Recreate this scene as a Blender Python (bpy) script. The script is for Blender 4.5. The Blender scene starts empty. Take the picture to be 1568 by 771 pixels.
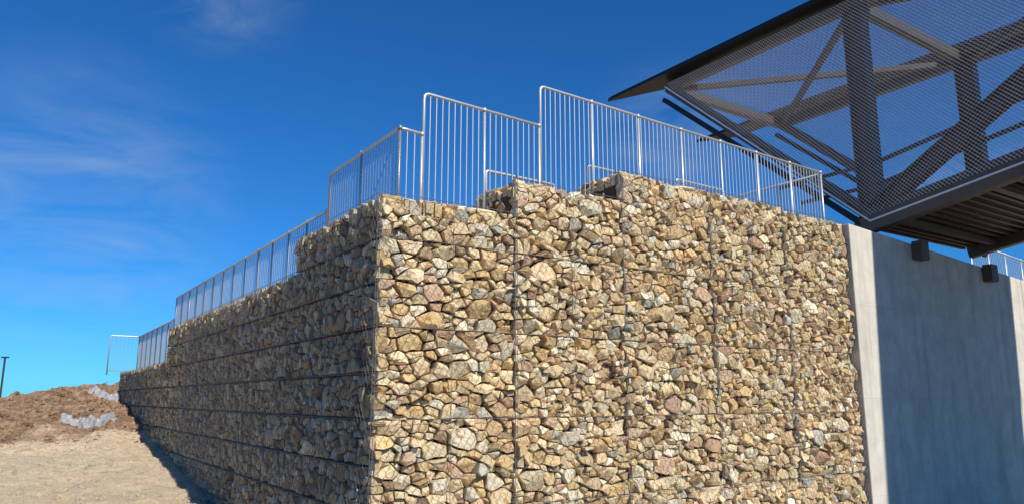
import bpy, math, random
import numpy as np
from mathutils import Vector, noise
random.seed(7); np.random.seed(7)
scene=bpy.context.scene
V=Vector
# ---------------------------------------------------------------- frames
C=V((-1.6155,9.0,0)); R=V((.825,.565,0)); N=V((-.565,.825,0)); L=V((-.55,.835,0)); NL=V((-.835,-.55,0)); Zv=V((0,0,1))
def F(u,w,z): return C+R*u+N*w+Zv*z
def FL(s,d,z): return C+L*s+NL*d+Zv*z
GZ=-3.1
# ---------------------------------------------------------------- helpers
class MB:
    def __init__(s): s.v=[]; s.f=[]; s.c=[]
    def add(s,vs,fs,col=None):
        b=len(s.v); s.v.extend([tuple(p) for p in vs]); s.f.extend([tuple(b+i for i in f) for f in fs])
        if col is not None: s.c.extend([col]*len(fs))
    def box(s,o,ax,ay,az,col=None):
        o=V(o);p=[o,o+ax,o+ax+ay,o+ay,o+az,o+ax+az,o+ax+ay+az,o+ay+az]
        s.add(p,[(0,3,2,1),(4,5,6,7),(0,1,5,4),(1,2,6,5),(2,3,7,6),(3,0,4,7)],col)
    def beam(s,a,b,wd,ht,up=Zv):
        a=V(a);b=V(b);d=(b-a).normalized()
        sx=d.cross(up)
        if sx.length<1e-3: sx=d.cross(R)
        sx.normalize(); uy=sx.cross(d).normalized()
        o=a-sx*wd/2-uy*ht/2
        s.box(o,sx*wd,b-a,uy*ht)
    def hbeam(s,a,b,wd,ht,up=Zv,t=.025):
        """I-section: two flanges and a web (web plane contains up)"""
        a=V(a);b=V(b);d=(b-a).normalized()
        sx=d.cross(up)
        if sx.length<1e-3: sx=d.cross(R)
        sx.normalize(); uy=sx.cross(d).normalized()
        s.box(a-sx*wd/2-uy*ht/2,sx*wd,b-a,uy*t)
        s.box(a-sx*wd/2+uy*(ht/2-t),sx*wd,b-a,uy*t)
        s.box(a-sx*t/2-uy*(ht/2-t-.001),sx*t,b-a,uy*(ht-2*t-.002))
    def tube(s,pts,r,n=8,closed_ends=True):
        pts=[V(p) for p in pts]; m=len(pts)
        d0=(pts[1]-pts[0]).normalized()
        ref=Zv if abs(d0.z)<.9 else R
        x=d0.cross(ref).normalized()
        vs=[]
        for i,p in enumerate(pts):
            if i==0:t=pts[1]-pts[0]
            elif i==m-1:t=pts[-1]-pts[-2]
            else:t=(pts[i+1]-pts[i]).normalized()+(pts[i]-pts[i-1]).normalized()
            t.normalize()
            x=(x-t*x.dot(t))
            if x.length<1e-4: x=t.cross(Zv)
            x.normalize(); y=t.cross(x)
            for k in range(n):
                a=2*math.pi*k/n; vs.append(p+x*(r*math.cos(a))+y*(r*math.sin(a)))
        fs=[]
        for i in range(m-1):
            for k in range(n):
                k2=(k+1)%n; fs.append((i*n+k,i*n+k2,(i+1)*n+k2,(i+1)*n+k))
        if closed_ends:
            fs.append(tuple(range(n))[::-1]); fs.append(tuple((m-1)*n+k for k in range(n)))
        s.add(vs,fs)
    def obj(s,name,mat,parent=None,smooth=False,cols=False):
        me=bpy.data.meshes.new(name); me.from_pydata(s.v,[],s.f); me.update()
        if cols and s.c:
            at=me.color_attributes.new("rockcol",'FLOAT_COLOR','CORNER')
            lt=np.empty(len(me.polygons),dtype=np.int32); me.polygons.foreach_get('loop_total',lt)
            arr=np.repeat(np.array(s.c,dtype=np.float32),lt,axis=0)
            at.data.foreach_set('color',arr.ravel())
        ob=bpy.data.objects.new(name,me); scene.collection.objects.link(ob)
        me.materials.append(mat)
        if smooth:
            me.polygons.foreach_set('use_smooth',[True]*len(me.polygons))
        if parent: ob.parent=parent
        return ob
def empty(name):
    e=bpy.data.objects.new(name,None); scene.collection.objects.link(e); return e
def fillet(pts,rad,n=5):
    pts=[V(p) for p in pts]; out=[pts[0]]
    for i in range(1,len(pts)-1):
        a,b,c=pts[i-1],pts[i],pts[i+1]
        d1=(a-b);d2=(c-b); r=min(rad,d1.length*.45,d2.length*.45)
        p1=b+d1.normalized()*r;p2=b+d2.normalized()*r
        for k in range(n+1):
            t=k/n; out.append(p1*(1-t)**2+b*2*t*(1-t)+p2*t*t)
    out.append(pts[-1]); return out
# ---------------------------------------------------------------- materials
def mat(name):
    m=bpy.data.materials.new(name); m.use_nodes=True
    nt=m.node_tree; b=nt.nodes['Principled BSDF']; return m,nt,b
def nd(nt,t,**k):
    n=nt.nodes.new(t)
    for a,v in k.items(): setattr(n,a,v)
    return n
def noise_n(nt,scale,detail=6,rough=.6,vec=None,dist=0):
    n=nd(nt,'ShaderNodeTexNoise'); n.inputs['Scale'].default_value=scale; n.inputs['Detail'].default_value=detail
    n.inputs['Roughness'].default_value=rough; n.inputs['Distortion'].default_value=dist
    if vec is not None: nt.links.new(vec,n.inputs['Vector'])
    return n
def ramp(nt,src,stops):
    r=nd(nt,'ShaderNodeValToRGB'); nt.links.new(src,r.inputs[0])
    e=r.color_ramp.elements
    while len(e)<len(stops): e.new(.5)
    for i,(p,c) in enumerate(stops):
        e[i].position=p; e[i].color=(c if len(c)==4 else (*c,1)) if not isinstance(c,(int,float)) else (c,c,c,1)
    return r
def mixc(nt,a,b,fac,mode='MIX'):
    m=nd(nt,'ShaderNodeMix',data_type='RGBA',blend_type=mode)
    for sock,v in ((m.inputs[0],fac),(m.inputs[6],a),(m.inputs[7],b)):
        if isinstance(v,bpy.types.NodeSocket): nt.links.new(v,sock)
        else: sock.default_value=v if isinstance(v,(int,float)) else (*v,1) if len(v)==3 else v
    return m.outputs[2]
def bump(nt,b,h,strength,dist):
    n=nd(nt,'ShaderNodeBump'); n.inputs['Strength'].default_value=strength; n.inputs['Distance'].default_value=dist
    nt.links.new(h,n.inputs['Height']); nt.links.new(n.outputs[0],b.inputs['Normal']); return n
def wco(nt): return nd(nt,'ShaderNodeNewGeometry').outputs['Position']

# rock
def rockmat(name,bs):
    m,nt,b=mat(name)
    vc=nd(nt,'ShaderNodeVertexColor',layer_name='rockcol'); P=wco(nt)
    n1=noise_n(nt,10,4,.62,P,.8); n2=noise_n(nt,38,3,.7,P)
    dk=mixc(nt,vc.outputs[0],(.68,.48,.29),1.0,'MULTIPLY')
    c1=mixc(nt,vc.outputs[0],dk,ramp(nt,n1.outputs[0],[(.52,0.0),(.66,.85)]).outputs[0])
    c2=mixc(nt,c1,(.86,.75,.53),ramp(nt,n2.outputs[0],[(.53,0.0),(.73,.55 if bs>.5 else .25)]).outputs[0])
    nt.links.new(c2,b.inputs['Base Color']); b.inputs['Roughness'].default_value=.85
    ad2=nd(nt,'ShaderNodeMath',operation='MULTIPLY_ADD'); nt.links.new(n2.outputs[0],ad2.inputs[0]); ad2.inputs[1].default_value=.6; nt.links.new(n1.outputs[0],ad2.inputs[2])
    bump(nt,b,ad2.outputs[0],bs,.03); return m
M_rock=rockmat('fractured_rock',.7); M_rock2=rockmat('fractured_rock_shaded',.38)  # second copy is for the side wall, its shade put into the stone
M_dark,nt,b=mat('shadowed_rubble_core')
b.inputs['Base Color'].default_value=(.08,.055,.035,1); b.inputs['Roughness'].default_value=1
def metal(name,col,rough=.45,metallic=.6,var=.15,sc=8):
    m,nt,b=mat(name); n=noise_n(nt,sc,4,.6,wco(nt))
    c=mixc(nt,tuple(x*(1-var) for x in col),tuple(min(1,x*(1+var)) for x in col),n.outputs[0])
    nt.links.new(c,b.inputs['Base Color']); b.inputs['Roughness'].default_value=rough; b.inputs['Metallic'].default_value=metallic
    return m
M_galv=metal('galvanised_steel',(.56,.58,.59),.42,.5)
M_wire=metal('gabion_wire',(.22,.22,.21),.5,.4)
M_steel=metal('painted_structural_steel',(.082,.072,.065),.5,.1,.3,3)
M_black=metal('dark_roof_steel',(.010,.010,.012),.5,.1,.3,3)
M_mesh=metal('expanded_aluminium_mesh',(.76,.72,.70),.5,.1,.08,3)
M_soff=metal('weathered_soffit_steel',(.13,.098,.075),.6,.2,.35,2)
M_lamp=metal('lamp_post_steel',(.05,.05,.055),.5,.3)
M_geo,nt,b=mat('geotextile'); n=noise_n(nt,9,6,.7,wco(nt))
nt.links.new(mixc(nt,(.20,.20,.205),(.46,.46,.46),ramp(nt,n.outputs[0],[(.35,0.0),(.65,1.0)]).outputs[0]),b.inputs['Base Color']); b.inputs['Roughness'].default_value=.9
# concrete
M_conc,nt,b=mat('cast_concrete'); P=wco(nt)
mp=nd(nt,'ShaderNodeMapping'); nt.links.new(P,mp.inputs['Vector']); mp.inputs['Scale'].default_value=(2.2,2.2,.22)
s1=noise_n(nt,1.5,7,.65,mp.outputs[0]); s2=noise_n(nt,2.2,8,.7,P,.3); s3=noise_n(nt,60,4,.7,P)
c=mixc(nt,(.52,.475,.395),(.72,.665,.565),ramp(nt,s2.outputs[0],[(.3,0.0),(.7,1.0)]).outputs[0])
c=mixc(nt,c,(.37,.33,.27),ramp(nt,s1.outputs[0],[(.50,0.0),(.74,.7)]).outputs[0])
sp=nd(nt,'ShaderNodeSeparateXYZ'); nt.links.new(P,sp.inputs[0])
mo=nd(nt,'ShaderNodeMath',operation='PINGPONG'); nt.links.new(sp.outputs[2],mo.inputs[0]); mo.inputs[1].default_value=.9
ln=ramp(nt,mo.outputs[0],[(0.0,.86),(.012,1.0)])
c=mixc(nt,c,ln.outputs[0],1.0,'MULTIPLY')
vo=nd(nt,'ShaderNodeTexVoronoi'); vo.inputs['Scale'].default_value=7; nt.links.new(P,vo.inputs['Vector'])
c=mixc(nt,c,ramp(nt,vo.outputs['Distance'],[(.03,.5),(.06,1.0)]).outputs[0],1.0,'MULTIPLY')
nt.links.new(c,b.inputs['Base Color']); b.inputs['Roughness'].default_value=.85
bump(nt,b,s3.outputs[0],.25,.01)
# ground
M_gr,nt,b=mat('sandy_ground'); P=wco(nt)
n1=noise_n(nt,.6,6,.6,P,.4); n2=noise_n(nt,3.5,9,.78,P,.7); n3=noise_n(nt,22,5,.8,P)
sand=mixc(nt,(.66,.50,.31),(.84,.69,.48),n1.outputs[0])
sand=mixc(nt,sand,(.40,.27,.15),ramp(nt,n2.outputs[0],[(.53,0.0),(.64,.7)]).outputs[0])
soil=mixc(nt,(.21,.115,.06),(.54,.355,.21),ramp(nt,n2.outputs[0],[(.42,0.0),(.62,1.0)]).outputs[0])
vd=nd(nt,'ShaderNodeVectorMath',operation='DOT_PRODUCT'); nt.links.new(P,vd.inputs[0]); vd.inputs[1].default_value=(L.x,L.y,0)
cs=C.dot(L)
m1=nd(nt,'ShaderNodeMath',operation='ADD'); nt.links.new(vd.outputs['Value'],m1.inputs[0]); m1.inputs[1].default_value=-cs-16.8
m2=nd(nt,'ShaderNodeMath',operation='MULTIPLY_ADD'); nt.links.new(n1.outputs[0],m2.inputs[0]); m2.inputs[1].default_value=7; nt.links.new(m1.outputs[0],m2.inputs[2])
m4=nd(nt,'ShaderNodeMath',operation='MULTIPLY_ADD'); nt.links.new(n2.outputs[0],m4.inputs[0]); m4.inputs[1].default_value=6; nt.links.new(m2.outputs[0],m4.inputs[2])
m3=nd(nt,'ShaderNodeMapRange'); nt.links.new(m4.outputs[0],m3.inputs[0]); m3.inputs[1].default_value=6.0; m3.inputs[2].default_value=7.2
c=mixc(nt,sand,soil,m3.outputs[0])
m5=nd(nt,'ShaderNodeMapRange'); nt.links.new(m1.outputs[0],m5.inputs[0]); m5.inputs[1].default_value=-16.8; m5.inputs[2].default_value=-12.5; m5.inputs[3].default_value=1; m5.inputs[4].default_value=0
c=mixc(nt,c,mixc(nt,(.14,.10,.06),(.30,.22,.14),n2.outputs[0]),m5.outputs[0])  # unseen ground in front, coloured darker to tune the bounced light
c=mixc(nt,c,ramp(nt,n3.outputs[0],[(.36,.58),(.56,1.0)]).outputs[0],1.0,'MULTIPLY')
nt.links.new(c,b.inputs['Base Color']); b.inputs['Roughness'].default_value=.95
ad=nd(nt,'ShaderNodeMath',operation='ADD'); nt.links.new(n2.outputs[0],ad.inputs[0]); nt.links.new(n3.outputs[0],ad.inputs[1])
bump(nt,b,ad.outputs[0],.75,.08)

# ---------------------------------------------------------------- terrain
prof_s=[-200,-3,0,7.66,15.1,25.1,28,45,80,4000]; prof_z=[-3.1,-3.1,-3.0,-2.04,-1.27,.2,.42,.2,-2.9,-3.1]
def smooth(a,b,x):
    t=max(0,min(1,(x-a)/(b-a))); return t*t*(3-2*t)
def rstep(u): return 2.35 if u<2 else 2.85 if u<4 else 3.3
def lstep(s): return 2.35 if s<3.4 else 1.8 if s<14.7 else .85
def out_h(x,y):
    rel=V((x,y,0))-C; s=rel.dot(L); d=rel.dot(NL)
    z=float(np.interp(s,prof_s,prof_z))
    z-=(max(0,d-1.2)*.21*smooth(12,24,s) if d<12 else 2.27*smooth(12,24,s))
    z=max(z,GZ)
    u=rel.dot(R)
    if u>0 and rel.dot(N)<8: z=GZ
    z=max(z,GZ+1.45*math.exp(-(x*x+y*y)/14))
    if -2<s<40 and 0<=d<14:
        k=smooth(13,19,s)
        z+=(.10+.24*k)*noise.noise(V((x*.9,y*.9,0)))+(.05+.10*k)*noise.noise(V((x*3.1,y*3.1,5)))+(.03+.06*k)*noise.noise(V((x*8,y*8,9)))
        for dc in (2.6,4.4): z-=.07*math.exp(-((d-dc-.3*math.sin(s*.4))/.18)**2)*(1-k)
    return z
def H(x,y):
    rel=V((x,y,0))-C; s=rel.dot(L); d=rel.dot(NL); u=rel.dot(R); w=rel.dot(N)
    wlim=.5 if u<10.2 else 1.2
    if d<-.5 and w>wlim and s<26 and u<60:
        if u>10: return 3.0 if w<3 else min(3.5,lstep(s)+(u-1)*.5)
        return min(rstep(u), lstep(s)+max(0,u-1.0)*.5)
    if s>=26 and d<-.5 and u>0 :
        zo=float(np.interp(s,prof_s,prof_z)); zf=min(3.3,.85+max(0,u-1)*.5)
        k=smooth(26,70,s); return zf*(1-k)+min(zo,-1)*k if u>2 else max(zo,.6)*(1-k)+zo*k
    return out_h(x,y)
def axis(lo,hi,fine,step,lim):
    a=list(np.arange(lo,hi,fine))
    if lim>hi: a+=list(np.arange(hi,lim,.3))
    x=a[-1]; st=fine
    while x<step:
        st*=1.22; x+=st; a.append(min(x,step))
    x=lo; st=fine
    while x>-step: st*=1.22; x-=st; a.append(max(x,-step))
    return sorted(set(a))
xs=axis(-24,2,.13,2500,27); ys=axis(9,36,.13,2500,38)
g=MB(); nx=len(xs)
g.v=[(x,y,H(x,y)) for y in ys for x in xs]
g.f=[(j*nx+i,j*nx+i+1,(j+1)*nx+i+1,(j+1)*nx+i) for j in range(len(ys)-1) for i in range(nx-1)]
g.obj('ground',M_gr)
cl=MB()
for _ in range(5000):
    s=random.uniform(5,29); d=random.uniform(.1,7) ; 
    if s<16 and random.random()<.3: continue
    p=FL(s,d,0); z=out_h(p.x,p.y); r=random.choice([.02,.03,.03,.04,.05,.09])*random.uniform(.7,1.3)*(1 if s>15 else .5)
    vs=[];n=6
    for lv,(rr,hz) in enumerate(((1,-.3),(.9,.35),(.45,.8))):
        for k in range(n):
            a=k*math.pi*2/n+lv*.4; q=random.uniform(.7,1.2)*rr*r
            vs.append(V((p.x+math.cos(a)*q,p.y+math.sin(a)*q,z+hz*r*random.uniform(.7,1.1))))
    fs=[(lv*n+k,lv*n+(k+1)%n,(lv+1)*n+(k+1)%n,(lv+1)*n+k) for lv in range(2) for k in range(n)]+[tuple(2*n+k for k in range(n))]
    cl.add(vs,fs)
cl.obj('loose_clods',M_gr)

# ---------------------------------------------------------------- gabion rocks
PAL=[((.82,.66,.40),6.5),((.75,.57,.32),7),((.66,.46,.22),4.5),((.84,.75,.54),4),((.50,.49,.40),.9),((.48,.29,.17),.8),((.64,.44,.28),1.4),((.43,.29,.16),1.1),((.73,.50,.22),2.5)]
pc=[p for p,_ in PAL]; pw=[w for _,w in PAL]
def clip(poly,px,py,c):
    out=[];n=len(poly)
    for i in range(n):
        a=poly[i];q=poly[(i+1)%n]; da=px*a[0]+py*a[1]-c; dq=px*q[0]+py*q[1]-c
        if da<=0: out.append(a)
        if (da<0<dq) or (dq<0<da):
            t=da/(da-dq); out.append((a[0]+(q[0]-a[0])*t,a[1]+(q[1]-a[1])*t))
    return out
def sites(w,Hh,dens=1.0):
    P=np.zeros((0,2)); Rr=np.zeros(0)
    area=w*Hh
    for lo,hi,k in ((.105,.155,4),(.065,.10,26),(.04,.06,75),(.022,.036,110)):
        for _ in range(int(area*k*dens)):
            r=random.uniform(lo,hi); x=random.uniform(0,w); y=random.uniform(0,Hh)
            if len(P):
                d=np.hypot(P[:,0]-x,P[:,1]-y)
                if (d<(Rr+r)*.68).any(): continue
            P=np.vstack([P,[x,y]]); Rr=np.append(Rr,r)
    return P,Rr
nrock=0
def patch(mb,o,ax,ay,nrm,W,Hh,bulge=.03,deep=.16,sl=.36,rough=.022,cap0=.045,shade_tone=1.0,edge=.18):
    """pack fractured stones over a W x Hh rectangle starting at o"""
    global nrock
    AS=random.uniform(1.1,1.55)
    w=W/AS; P,Rr=sites(w,Hh)
    flip=ax.cross(ay).dot(nrm)<0
    for i in range(len(P)):
        x,y=P[i]; r=Rr[i]
        poly=[(-.012,-.012),(w+.012,-.012),(w+.012,Hh+.012),(-.012,Hh+.012)]
        d=np.hypot(P[:,0]-x,P[:,1]-y); idx=np.argsort(d)[1:26]
        for j in idx:
            dx=P[j,0]-x;dy=P[j,1]-y
            c=((P[j,0]**2+P[j,1]**2-Rr[j]**2)-(x*x+y*y-r*r))/2
            poly=clip(poly,dx,dy,c)
            if len(poly)<3: break
        if len(poly)<3: continue
        cx=sum(p[0] for p in poly)/len(poly); cy=sum(p[1] for p in poly)/len(poly)
        pts=[]
        n=len(poly)
        for k in range(n):
            a=poly[k];q=poly[(k+1)%n]; e=math.hypot(q[0]-a[0],q[1]-a[1])
            if e<.026: continue
            pts.append(a)
            if e>.14:
                t=random.uniform(.25,.75); mx=a[0]+(q[0]-a[0])*t; my=a[1]+(q[1]-a[1])*t
                sh=random.uniform(-.03,.14); pts.append((mx+(cx-mx)*sh,my+(cy-my)*sh))
        if len(pts)<3: continue
        sz=math.sqrt(sum((p[0]-cx)**2+(p[1]-cy)**2 for p in pts)/len(pts))
        if sz<.014: continue
        gap=.003+random.random()*.006
        q=[]
        for (a,bb) in pts:
            dx=a-cx;dy=bb-cy;l=math.hypot(dx,dy)+1e-6; f=max(.3,(l-gap)/l)*random.choice((1.0,1.0,.98,.94,.84))
            q.append((dx*f,dy*f))
        pl=[(random.uniform(0,.12)*sz,random.gauss(0,sl),random.gauss(-.05 if sl>.3 else .0,sl))]
        for _ in range(2):
            th=random.uniform(0,2*math.pi); m_=random.uniform(.5,1.8); pl.append((random.uniform(.25,.75)*sz*m_,m_*math.cos(th),m_*math.sin(th)))
        push=random.gauss(-.006,rough)+bulge*math.sin(math.pi*min(1,max(0,cy/Hh)))
        if sz<.05: push-=random.uniform(0,.03)
        elif random.random()<.07: push-=.05
        cap=cap0+random.uniform(-.01,.015)
        def hh(a,bb): return max(-.10,min([c0-gx*a-gy*bb for c0,gx,gy in pl]+[cap]))
        vs=[];m=len(q)
        def put(a,bb,h):
            vs.append(o+ax*((cx+a)*AS)+ay*(cy+bb)+nrm*(h+push))
        for a,bb in q: put(a*.85,bb*.85,-deep)
        for a,bb in q: put(a,bb,hh(a,bb)-sz*random.uniform(.03,edge))
        for a,bb in q:
            f=random.uniform(.90,.975); put(a*f,bb*f,hh(a*f,bb*f)-random.uniform(-.02,.03)*sz)
        for a,bb in q:
            f=random.uniform(.3,.65); put(a*f,bb*f,hh(a*f,bb*f)+random.uniform(-.05,.04)*sz)
        ca,cb=random.uniform(-.15,.15)*sz,random.uniform(-.15,.15)*sz
        put(ca,cb,hh(ca,cb)+random.uniform(-.04,.04)*sz)
        fs=[]
        for lv in range(3):
            for k in range(m):
                k2=(k+1)%m; A=lv*m+k;B=lv*m+k2;D=(lv+1)*m+k2;E=(lv+1)*m+k
                if lv==0: fs.append((A,B,D,E))
                elif random.random()<.5: fs+= [(A,B,D),(A,D,E)]
                else: fs+=[(A,B,E),(B,D,E)]
        for k in range(m): fs.append((3*m+k,3*m+(k+1)%m,4*m))
        col=random.choices(pc,pw)[0]; v=random.uniform(.70,1.08)*shade_tone
        col=tuple(max(.02,min(.86,c_*v*random.uniform(.97,1.03))) for c_ in col)+(1,)
        if flip: fs=[f[::-1] for f in fs]
        mb.add(vs,fs,col); nrock+=1
def seam_split(zlo,zhi,bounds):
    zs=[zlo]+[z for z in bounds if zlo+.2<z<zhi-.2]+[zhi]
    return list(zip(zs[:-1],zs[1:]))
gab=empty('gabion_retaining_wall')
outR=-N
rocks=MB(); tops=[2.5,3.0,3.47,3.47,3.47]
SB=MB()
for k in range(5):
    hi=tops[k]
    if k==4: hi=3.42
    for (a,bz) in seam_split(-3.15,hi,[-2.35,-1.35,-.25,.85,1.95]):
        patch(rocks,F(k*2+.022,0,a+.01),R,Zv,outR,1.956,bz-a-.02,bulge=.035)
        SB.tube([F(k*2,-.06,bz),F(k*2+2,-.06,bz)],.0045,4)
    if k:
        SB.tube([F(k*2-.015,-.045,-3.1),F(k*2-.015,-.045,hi)],.006,4)
        SB.tube([F(k*2+.02,-.045,-3.1),F(k*2+.02,-.045,hi)],.004,4)
    SB.tube([F(k*2+1,-.065,-3.1),F(k*2+1,-.065,hi)],.004,4)
    patch(rocks,F(k*2,0.03,hi-.07),R,N,Zv,1.98,1.0,bulge=.02)
    if k in (1,2):
        patch(rocks,F(k*2+.02,0,tops[k-1]),N,Zv,-R,1.0,hi-tops[k-1],bulge=.02)
SB.tube([F(-.03,-.05,-3.1),F(-.03,-.05,2.5)],.004,4)
rocks.obj('rock_fill_front',M_rock,gab,cols=True)
rl=MB()
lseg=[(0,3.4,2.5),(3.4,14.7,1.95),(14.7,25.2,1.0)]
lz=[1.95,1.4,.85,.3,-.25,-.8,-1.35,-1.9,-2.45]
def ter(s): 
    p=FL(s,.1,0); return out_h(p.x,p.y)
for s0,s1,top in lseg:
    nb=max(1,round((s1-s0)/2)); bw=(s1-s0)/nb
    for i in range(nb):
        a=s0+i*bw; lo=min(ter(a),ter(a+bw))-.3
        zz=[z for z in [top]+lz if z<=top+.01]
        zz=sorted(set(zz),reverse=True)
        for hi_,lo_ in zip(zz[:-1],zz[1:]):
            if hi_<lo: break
            patch(rl,FL(a+.01,-.01,lo_+.025),L,Zv,NL,bw-.02,hi_-lo_-.05,bulge=.022,sl=.14,rough=.015,cap0=.02,shade_tone=.74,edge=.12)  # side stones darkened in colour so this face looks shaded
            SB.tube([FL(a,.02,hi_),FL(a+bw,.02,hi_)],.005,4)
        if zz[-1]>lo: patch(rl,FL(a+.012,0,-3.1),L,Zv,NL,bw-.024,zz[-1]+3.1-.02,bulge=.02,sl=.12,shade_tone=.7)
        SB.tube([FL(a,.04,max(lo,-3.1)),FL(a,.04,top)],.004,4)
        patch(rl,FL(a,-.03,top-.07),L,-NL,Zv,bw,1.0,bulge=.02,shade_tone=.9)
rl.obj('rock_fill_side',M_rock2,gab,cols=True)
print('rocks',nrock,len(rocks.f)+len(rl.f))
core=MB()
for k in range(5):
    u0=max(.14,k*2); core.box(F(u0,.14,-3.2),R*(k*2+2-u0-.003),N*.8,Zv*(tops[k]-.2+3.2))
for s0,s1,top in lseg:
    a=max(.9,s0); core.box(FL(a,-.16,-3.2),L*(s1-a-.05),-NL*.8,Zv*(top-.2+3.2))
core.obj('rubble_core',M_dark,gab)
re=MB(); patch(re,FL(25.2,0,-.6),-NL,Zv,L,1.0,1.6,bulge=.03)
re.obj('rock_fill_end',M_rock,gab,cols=True)
SB.obj('basket_selvedge_wire',M_wire,gab)
hx=MB()
def strand(p,q,nrm,wd=.0042):
    d=(q-p).normalized(); sx=d.cross(nrm)*wd*.5; n2=nrm*wd*.8
    hx.add([p-sx,p+n2,p+sx,q-sx,q+n2,q+sx],[(0,1,4,3),(1,2,5,4)])
def hexnet(fn,W,z0,z1,nrm,topf,botf,a=.10,hgt=.085):
    rows=int((z1-z0)/(hgt))
    for r in range(rows):
        z=z0+r*hgt
        cols=int(W/a)
        for c_ in range(cols):
            x=c_*a+(a/2 if r%2 else 0)
            if z+hgt>topf(x) or z<botf(x): continue
            dz=lambda X,ZZ:.016*noise.noise(V((X*2.3,ZZ*2.3,nrm.x*7)))
            p0=(x,z);p1=(x,z+hgt*.42);p2=(x-a/2,z+hgt);p3=(x+a/2,z+hgt)
            P_=[fn(q[0],.058+dz(*q),q[1]) for q in (p0,p1,p2,p3)]
            strand(P_[0],P_[1],nrm,.006); strand(P_[1],P_[2],nrm); strand(P_[1],P_[3],nrm)
hexnet(lambda x,o,z:F(x,-o,z),10,-3.0,3.5,outR,lambda x:tops[min(4,int(x/2))]+.02,lambda x:-3)
def ltop(s):
    for s0,s1,t in lseg:
        if s<s1: return t
    return -9
hexnet(lambda x,o,z:FL(x,o-.02,z),12,-3.0,2.5,NL,ltop,lambda x:ter(x)-.1)
hx.obj('woven_wire_netting',M_wire,gab)

# ---------------------------------------------------------------- concrete abutment
ab=empty('concrete_abutment_wall')
c=MB()
def ctop(u): return 3.42-(u-10.05)*.062
for a,bq in ((10.06,17.55),(17.565,26)):
    p=[F(a,-.08,GZ-.1),F(bq,-.08,GZ-.1),F(bq,.55,GZ-.1),F(a,.55,GZ-.1),F(a,-.08,ctop(a)),F(bq,-.08,ctop(bq)),F(bq,.55,ctop(bq)),F(a,.55,ctop(a))]
    c.add(p,[(0,3,2,1),(4,5,6,7),(0,1,5,4),(1,2,6,5),(2,3,7,6),(3,0,4,7)])
o=c.obj('wall_stem',M_conc,ab)
bv=o.modifiers.new('b','BEVEL'); bv.width=.018; bv.segments=2
c=MB()
for u in (12.35,15.5): c.box(F(u,-.30,ctop(u)-.36),R*.32,N*.2,Zv*.40)
c.obj('restraint_block',M_soff,ab)

# ---------------------------------------------------------------- railings
def railing(name,path,zb,post=1.05,bar=.1,drops=(None,None),rad=.09,tr=.024):
    e=empty(name)
    top=MB();bars=MB();posts=MB()
    pts=[V(p) for p in path]
    full=list(pts)
    if drops[0] is not None: full=[V((pts[0].x,pts[0].y,drops[0]))]+full
    if drops[1] is not None: full=full+[V((pts[-1].x,pts[-1].y,drops[1]))]
    top.tube(fillet(full,rad),tr,10)
    top.tube([V((p.x,p.y,zb+.06)) for p in pts],.014,6)
    for a,b2 in zip(pts[:-1],pts[1:]):
        l=(b2-a).length; n=max(1,round(l/bar))
        for i in range(1,n):
            p=a.lerp(b2,i/n); bars.tube([V((p.x,p.y,zb+.06)),V((p.x,p.y,p.z))],.0085,6,False)
        npst=max(1,round(l/post))
        for i in range(0,npst+1):
            t=i/npst
            if (i==0 and a is pts[0] and drops[0] is not None) or (i==npst and b2 is pts[-1] and drops[1] is not None): continue
            p=a.lerp(b2,t); posts.tube([V((p.x,p.y,zb-.35)),V((p.x,p.y,p.z+.012))],.021,8)
            posts.tube([V((p.x,p.y,p.z-.03)),V((p.x,p.y,p.z+.03))],.03,8)
    top.obj('top_and_bottom_rail',M_galv,e,True); bars.obj('balusters',M_galv,e,True); posts.obj('posts',M_galv,e,True)
    return e
wr=.7; li=-.54
railing('safety_railing',[F(2.98,wr,4.88),F(10.45,wr,4.74)],3.0,drops=(2.9,None))
railing('safety_railing',[F(.92,wr,4.27),F(2.955,wr,4.21)],2.5,drops=(2.4,None))
cr=FL(.70,li,3.67)
railing('safety_railing',[FL(3.45,li,3.70),cr,F(.90,wr,3.65)],2.45,drops=(2.3,None),post=1.15)
railing('safety_railing',[FL(3.48,li,3.08),FL(17.2,li,3.12)],1.95,bar=.125)
railing('safety_railing',[FL(17.25,li,2.45),FL(25.0,li,2.42),FL(25.0,.5,2.42)],1.0,drops=(None,.9),bar=.14)
railing('safety_railing',[F(10.5,.75,4.72),F(10.5,6.0,4.72)],3.4)
railing('safety_railing',[F(17.5,1.0,ctop(17.5)+1.15),F(25.5,1.0,ctop(25.5)+1.15)],2.7)
for u,z in ((2.5,3.52),(4.6,3.98),(6.8,4.10)):
    m=MB(); m.tube(fillet([F(u-.15,1.3,z-1.3),F(u-.15,1.3,z),F(u+1.2,1.3,z-.01),F(u+1.2,1.3,z-1.3)],.05),.024,10)
    m.tube([F(u-.15,1.3,z-.5),F(u+1.2,1.3,z-.5)],.016,8)
    m.obj('handrail_hoop',M_galv,None,True)

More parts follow.
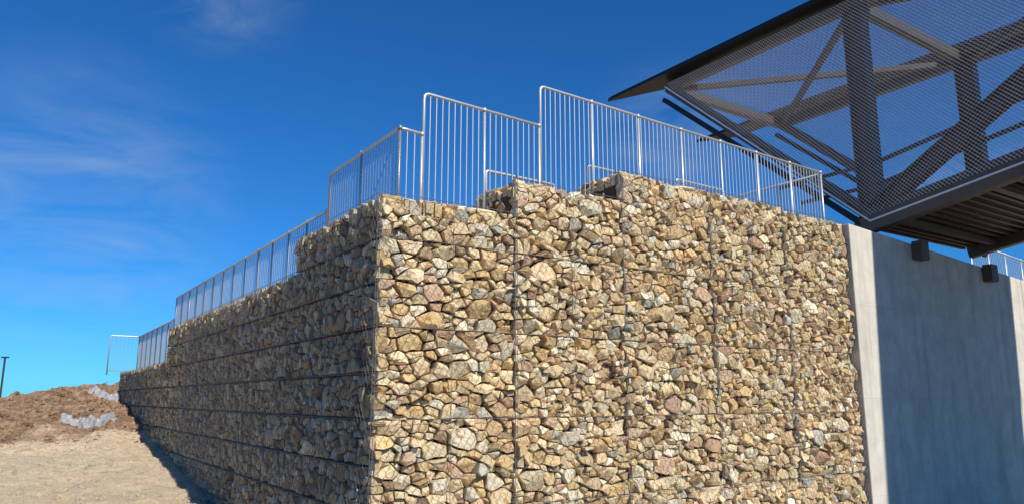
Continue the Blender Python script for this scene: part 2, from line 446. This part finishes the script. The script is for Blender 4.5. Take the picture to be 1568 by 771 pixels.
# ---------------------------------------------------------------- footbridge
br=empty('truss_footbridge')
UN,UF=11.66,16.85; W0=.3; WE=-26; TOP=8.9
def zb_(w): return 3.85+.17*(W0-w) if w>-14 else 3.85+.17*(W0+14)
st=MB(); 
nose=6.05
nodes=[W0,-7.7,-15.7,-23.7]
for U in (UN,UF):
    st.beam(F(U,nose,TOP-.05),F(U,WE,TOP),.22,.26)
    st.beam(F(U,W0-.0,zb_(W0)),F(U,-14,zb_(-14)),.24,.34)
    st.beam(F(U,-14,zb_(-14)),F(U,WE,zb_(WE)),.24,.34)
    st.beam(F(U,W0,zb_(W0)),F(U,nose,TOP-.05),.22,.26)
    for i,w in enumerate(nodes):
        st.hbeam(F(U,w,zb_(w)),F(U,w,TOP),.30,.46,up=N)
        if i<len(nodes)-1:
            w2=nodes[i+1]
            st.hbeam(F(U,w,zb_(w)+.1),F(U,w2,TOP-.1),.30,.34)
for i,w in enumerate([nose]+nodes):
    st.beam(F(UN,w,TOP-.05),F(UF,w,TOP-.05),.22,.26)
ws=[nose]+nodes
for a,bq in zip(ws[:-1],ws[1:]):
    st.beam(F(UN,a,TOP-.1),F(UF,bq,TOP-.1),.14,.14); st.beam(F(UF,a,TOP-.12),F(UN,bq,TOP-.12),.14,.14)
for U in (UN+.25,UF-.25):
    for h in (1.25,.75):
        st.beam(F(U,2.2 if h<1 else 2.8,zb_(W0)+h+.002),F(U,W0,zb_(W0)+h),.06,.08)
        st.beam(F(U,W0,zb_(W0)+h),F(U,-14,zb_(-14)+h),.06,.08)
st.obj('steel_truss_frame',M_steel,br)
rf=MB()
def plate(pts,t):
    n=len(pts); top=[p+Zv*t for p in pts]
    rf.add(list(pts)+top,[tuple(range(n))[::-1],tuple(range(n,2*n))]+[(i,(i+1)%n,n+(i+1)%n,n+i) for i in range(n)])
plate([F(UN-.46,WE,TOP+.18),F(UN+.5,WE,TOP+.18),F(UN+.5,nose+.2,TOP+.18),F(UN-.41,8.25,TOP+.18),F(UN-.46,8.05,TOP+.18)],.10)
plate([F(UF-.5,WE,TOP+.18),F(UF+.33,WE,TOP+.18),F(UF+.33,8.1,TOP+.18),F(UF-.4,9.3,TOP+.18),F(UF-.5,nose+.2,TOP+.18)],.10)
rf.beam(F(UN-.02,W0+.05,zb_(W0)-.28),F(UN-.02,nose+.2,TOP-.35),.14,.12)
rf.beam(F(UF,W0+.05,zb_(W0)-.28),F(UF,nose+.2,TOP-.35),.14,.12)
rf.obj('roof_edge_fins',M_black,br)
dk=MB()
wseg=[W0+.5,-7.7,-14,WE]
for a,bq in zip(wseg[:-1],wseg[1:]):
    za,zb2=zb_(min(a,W0))-.02,zb_(bq)-.02
    p=[F(UN+.14,a,za),F(UF-.14,a,za),F(UF-.14,bq,zb2),F(UN+.14,bq,zb2)]
    top=[q+Zv*.1 for q in p]
    dk.add(p+top,[(0,1,2,3),(7,6,5,4),(0,4,5,1),(1,5,6,2),(2,6,7,3),(3,7,4,0)])
w=W0+.45
while w>WE:
    z=zb_(min(w,W0)); dk.box(F(UN+.15,w,z-.075),R*(UF-UN-.3),N*.09,Zv*.052); w-=.2
dk.obj('deck_soffit',M_soff,br)
dk=MB()
w=W0-.4
while w>WE:
    z=zb_(min(w,W0)); dk.box(F(UN+.13,w,z-.20),R*(UF-UN-.26),N*.16,Zv*.12); w-=1.9
for U in (UN+.1,UF-.3):
    dk.beam(F(U,W0+.3,zb_(W0)-.22),F(U,-14,zb_(-14)-.22),.2,.26)
    dk.beam(F(U,-14,zb_(-14)-.22),F(U,WE,zb_(WE)-.22),.2,.26)
dk.beam(F(UN-.14,W0+.2,zb_(W0)-.20),F(UN-.14,-14,zb_(-14)-.20),.05,.34)
dk.obj('deck_girders',M_soff,br)
ms=MB()
def inside(w,z):
    if z>TOP or w<-12: return False
    if w>W0: return z> zb_(W0)+(w-W0)/(nose-W0)*(TOP-zb_(W0))-.05
    return z>zb_(w)-.12
def strand2(p,q,n,wd):
    ms.add([p-n*wd,p+n*wd,q+n*wd,q-n*wd],[(0,1,2,3)])
dw,dz_=.088,.046
def meshside(U,sg,WM):
    tilt=(Zv*.75+R*sg*.50-N*.4).normalized()
    nw=int((nose-WM)/dw); nz=int(5.4/dz_)
    for j in range(nz):
        for i in range(nw):
            w=WM+i*dw+(dw/2 if j%2 else 0); z=3.6+j*dz_
            if not inside(w,z): continue
            a=F(U,w,z); 
            strand2(a,F(U,w+dw/2,z+dz_),tilt,.0062); strand2(a,F(U,w-dw/2,z+dz_),tilt,.0062)
meshside(UN-.16,-1,-8.0); meshside(UF+.16,1,-6.0)
def meshroof(zr,WM=-8.0):
    nw=int((nose-WM)/.14); nu=int((UF-UN-.1)/.09)
    for j in range(nu):
        for i in range(nw):
            w=WM+i*.14+(.07 if j%2 else 0); u=UN+.1+j*.09
            a=F(u,w,zr); t=(Zv*.4-N*.9).normalized()
            strand2(a,F(u+.09,w+.07,zr),t,.006); strand2(a,F(u+.09,w-.07,zr),t,.006)
meshroof(TOP+.15)
ms.obj('expanded_mesh_cladding',M_mesh,br)
print('mesh quads',len(ms.f))
tr=MB()
for U in (UN-.18,UF+.18):
    tr.beam(F(U,W0,zb_(W0)-.12),F(U,-12,zb_(-12)-.12),.02,.04)
    tr.beam(F(U,W0,zb_(W0)-.1),F(U,nose,TOP-.05),.02,.04)
tr.obj('mesh_edge_trim',M_mesh,br)
pr=MB(); 
for u in (12.6,15.2): pr.box(F(u,-24.5,GZ-.2),R*.9,N*.9,Zv*(zb_(WE)-GZ-.6))
pr.box(F(11.6,-24.6,zb_(WE)-.85),R*5.2,N*1.1,Zv*.4)
pr.obj('support_pier',M_conc,br)

# ---------------------------------------------------------------- geotextile + lamp
def sheet(name,c0,lx,ly,seed,lift):
    m=MB(); n=44; nn=26
    for j in range(nn):
        for i in range(n):
            a=(i/(n-1)-.5)*lx; b2=(j/(nn-1)-.5)*ly
            edge=1+.5*noise.noise(V((i*.15,j*.15,seed+3)))
            p=V((c0[0],c0[1],0))+V((.97,.2,0))*a*edge+V((-.2,.97,0))*b2*edge
            h=.08+abs(noise.noise(V((a*3.1,b2*3.1,seed))))*.5+abs(noise.noise(V((a*8,b2*8,seed+7))))*.2
            k=1-max(abs(i/(n-1)-.5),abs(j/(nn-1)-.5))*2
            m.v.append((p.x,p.y,out_h(p.x,p.y)+.01+h*min(1,k*4)*lift))
    m.f=[(j*n+i,j*n+i+1,(j+1)*n+i+1,(j+1)*n+i) for j in range(nn-1) for i in range(n-1)]
    m.obj(name,M_geo)
sheet('geotextile_sheet',(-13.2,24.0),1.5,.5,2,.8)
sheet('geotextile_sheet',(-15.5,28.9),1.1,.45,11,.6)
lp=empty('street_lamp'); m=MB(); b0=V((-53.55,80,GZ))
m.tube([b0,b0+Zv*4,b0+Zv*7.4],.10,10); m.beam(b0+Zv*7.35+V((-.35,0,0)),b0+Zv*7.35+V((.35,0,0)),.3,.14)
m.beam(b0,b0+Zv*.4,.35,.35,up=V((0,1,0)))
m.obj('pole_and_luminaire',M_lamp,lp)

# ---------------------------------------------------------------- light
El=math.radians(41); hv=V((.607,-.795,0)).normalized()
S=V((hv.x*math.cos(El),hv.y*math.cos(El),math.sin(El)))
sd=bpy.data.lights.new('sun','SUN'); sd.energy=5.0; sd.angle=math.radians(.5); sd.color=(1,.95,.86)
so=bpy.data.objects.new('sun',sd); scene.collection.objects.link(so); so.rotation_euler=S.to_track_quat('Z','Y').to_euler()
wd=bpy.data.worlds.new('World'); scene.world=wd; wd.use_nodes=True; nt=wd.node_tree
bg=nt.nodes['Background']; sk=nd(nt,'ShaderNodeTexSky',sky_type='NISHITA'); sk.sun_disc=False
sk.sun_elevation=El; sk.sun_rotation=math.atan2(hv.x,hv.y); sk.altitude=800; sk.air_density=1.0; sk.dust_density=.1; sk.ozone_density=3.0
tint=mixc(nt,sk.outputs[0],(.24,.94,1.66),1.0,'MULTIPLY')
tc=nd(nt,'ShaderNodeTexCoord')
def blob(cx,cy,cz,r0,r1):
    d=nd(nt,'ShaderNodeVectorMath',operation='DISTANCE'); nt.links.new(tc.outputs['Generated'],d.inputs[0]); d.inputs[1].default_value=(cx,cy,cz)
    m=nd(nt,'ShaderNodeMapRange',interpolation_type='SMOOTHSTEP'); nt.links.new(d.outputs['Value'],m.inputs[0])
    m.inputs[1].default_value=r0;m.inputs[2].default_value=r1;m.inputs[3].default_value=1;m.inputs[4].default_value=0
    return m.outputs[0]
b1=blob(-.50,.83,.21,.05,.22); b2=blob(-.34,.80,.49,.02,.12); b3=blob(.2,.9,.33,.0,.12)
mx=nd(nt,'ShaderNodeMath',operation='MAXIMUM'); nt.links.new(b1,mx.inputs[0]); nt.links.new(b2,mx.inputs[1])
mx2=nd(nt,'ShaderNodeMath',operation='MAXIMUM'); nt.links.new(mx.outputs[0],mx2.inputs[0]); nt.links.new(b3,mx2.inputs[1])
mp=nd(nt,'ShaderNodeMapping'); nt.links.new(tc.outputs['Generated'],mp.inputs[0]); mp.inputs['Scale'].default_value=(2.2,2.2,7); mp.inputs['Rotation'].default_value=(0,.18,0)
cn=noise_n(nt,2.4,8,.62,mp.outputs[0],.9)
cr_=ramp(nt,cn.outputs[0],[(.36,0.0),(.78,.38)])
ml=nd(nt,'ShaderNodeMath',operation='MULTIPLY'); nt.links.new(cr_.outputs[0],ml.inputs[0]); nt.links.new(mx2.outputs[0],ml.inputs[1])
col=mixc(nt,tint,(6.0,7.4,9.0),ml.outputs[0])
nt.links.new(col,bg.inputs['Color']); bg.inputs['Strength'].default_value=.073
# ---------------------------------------------------------------- camera
cd=bpy.data.cameras.new('camera'); cam=bpy.data.objects.new('camera',cd); scene.collection.objects.link(cam)
cd.sensor_width=36; cd.lens=26.4; cam.rotation_euler=(math.radians(101),0,0); cam.location=(0,0,0); cd.clip_end=6000; cd.clip_start=.05
scene.camera=cam
scene.view_settings.view_transform='Standard'; scene.view_settings.look='None'; scene.view_settings.exposure=0
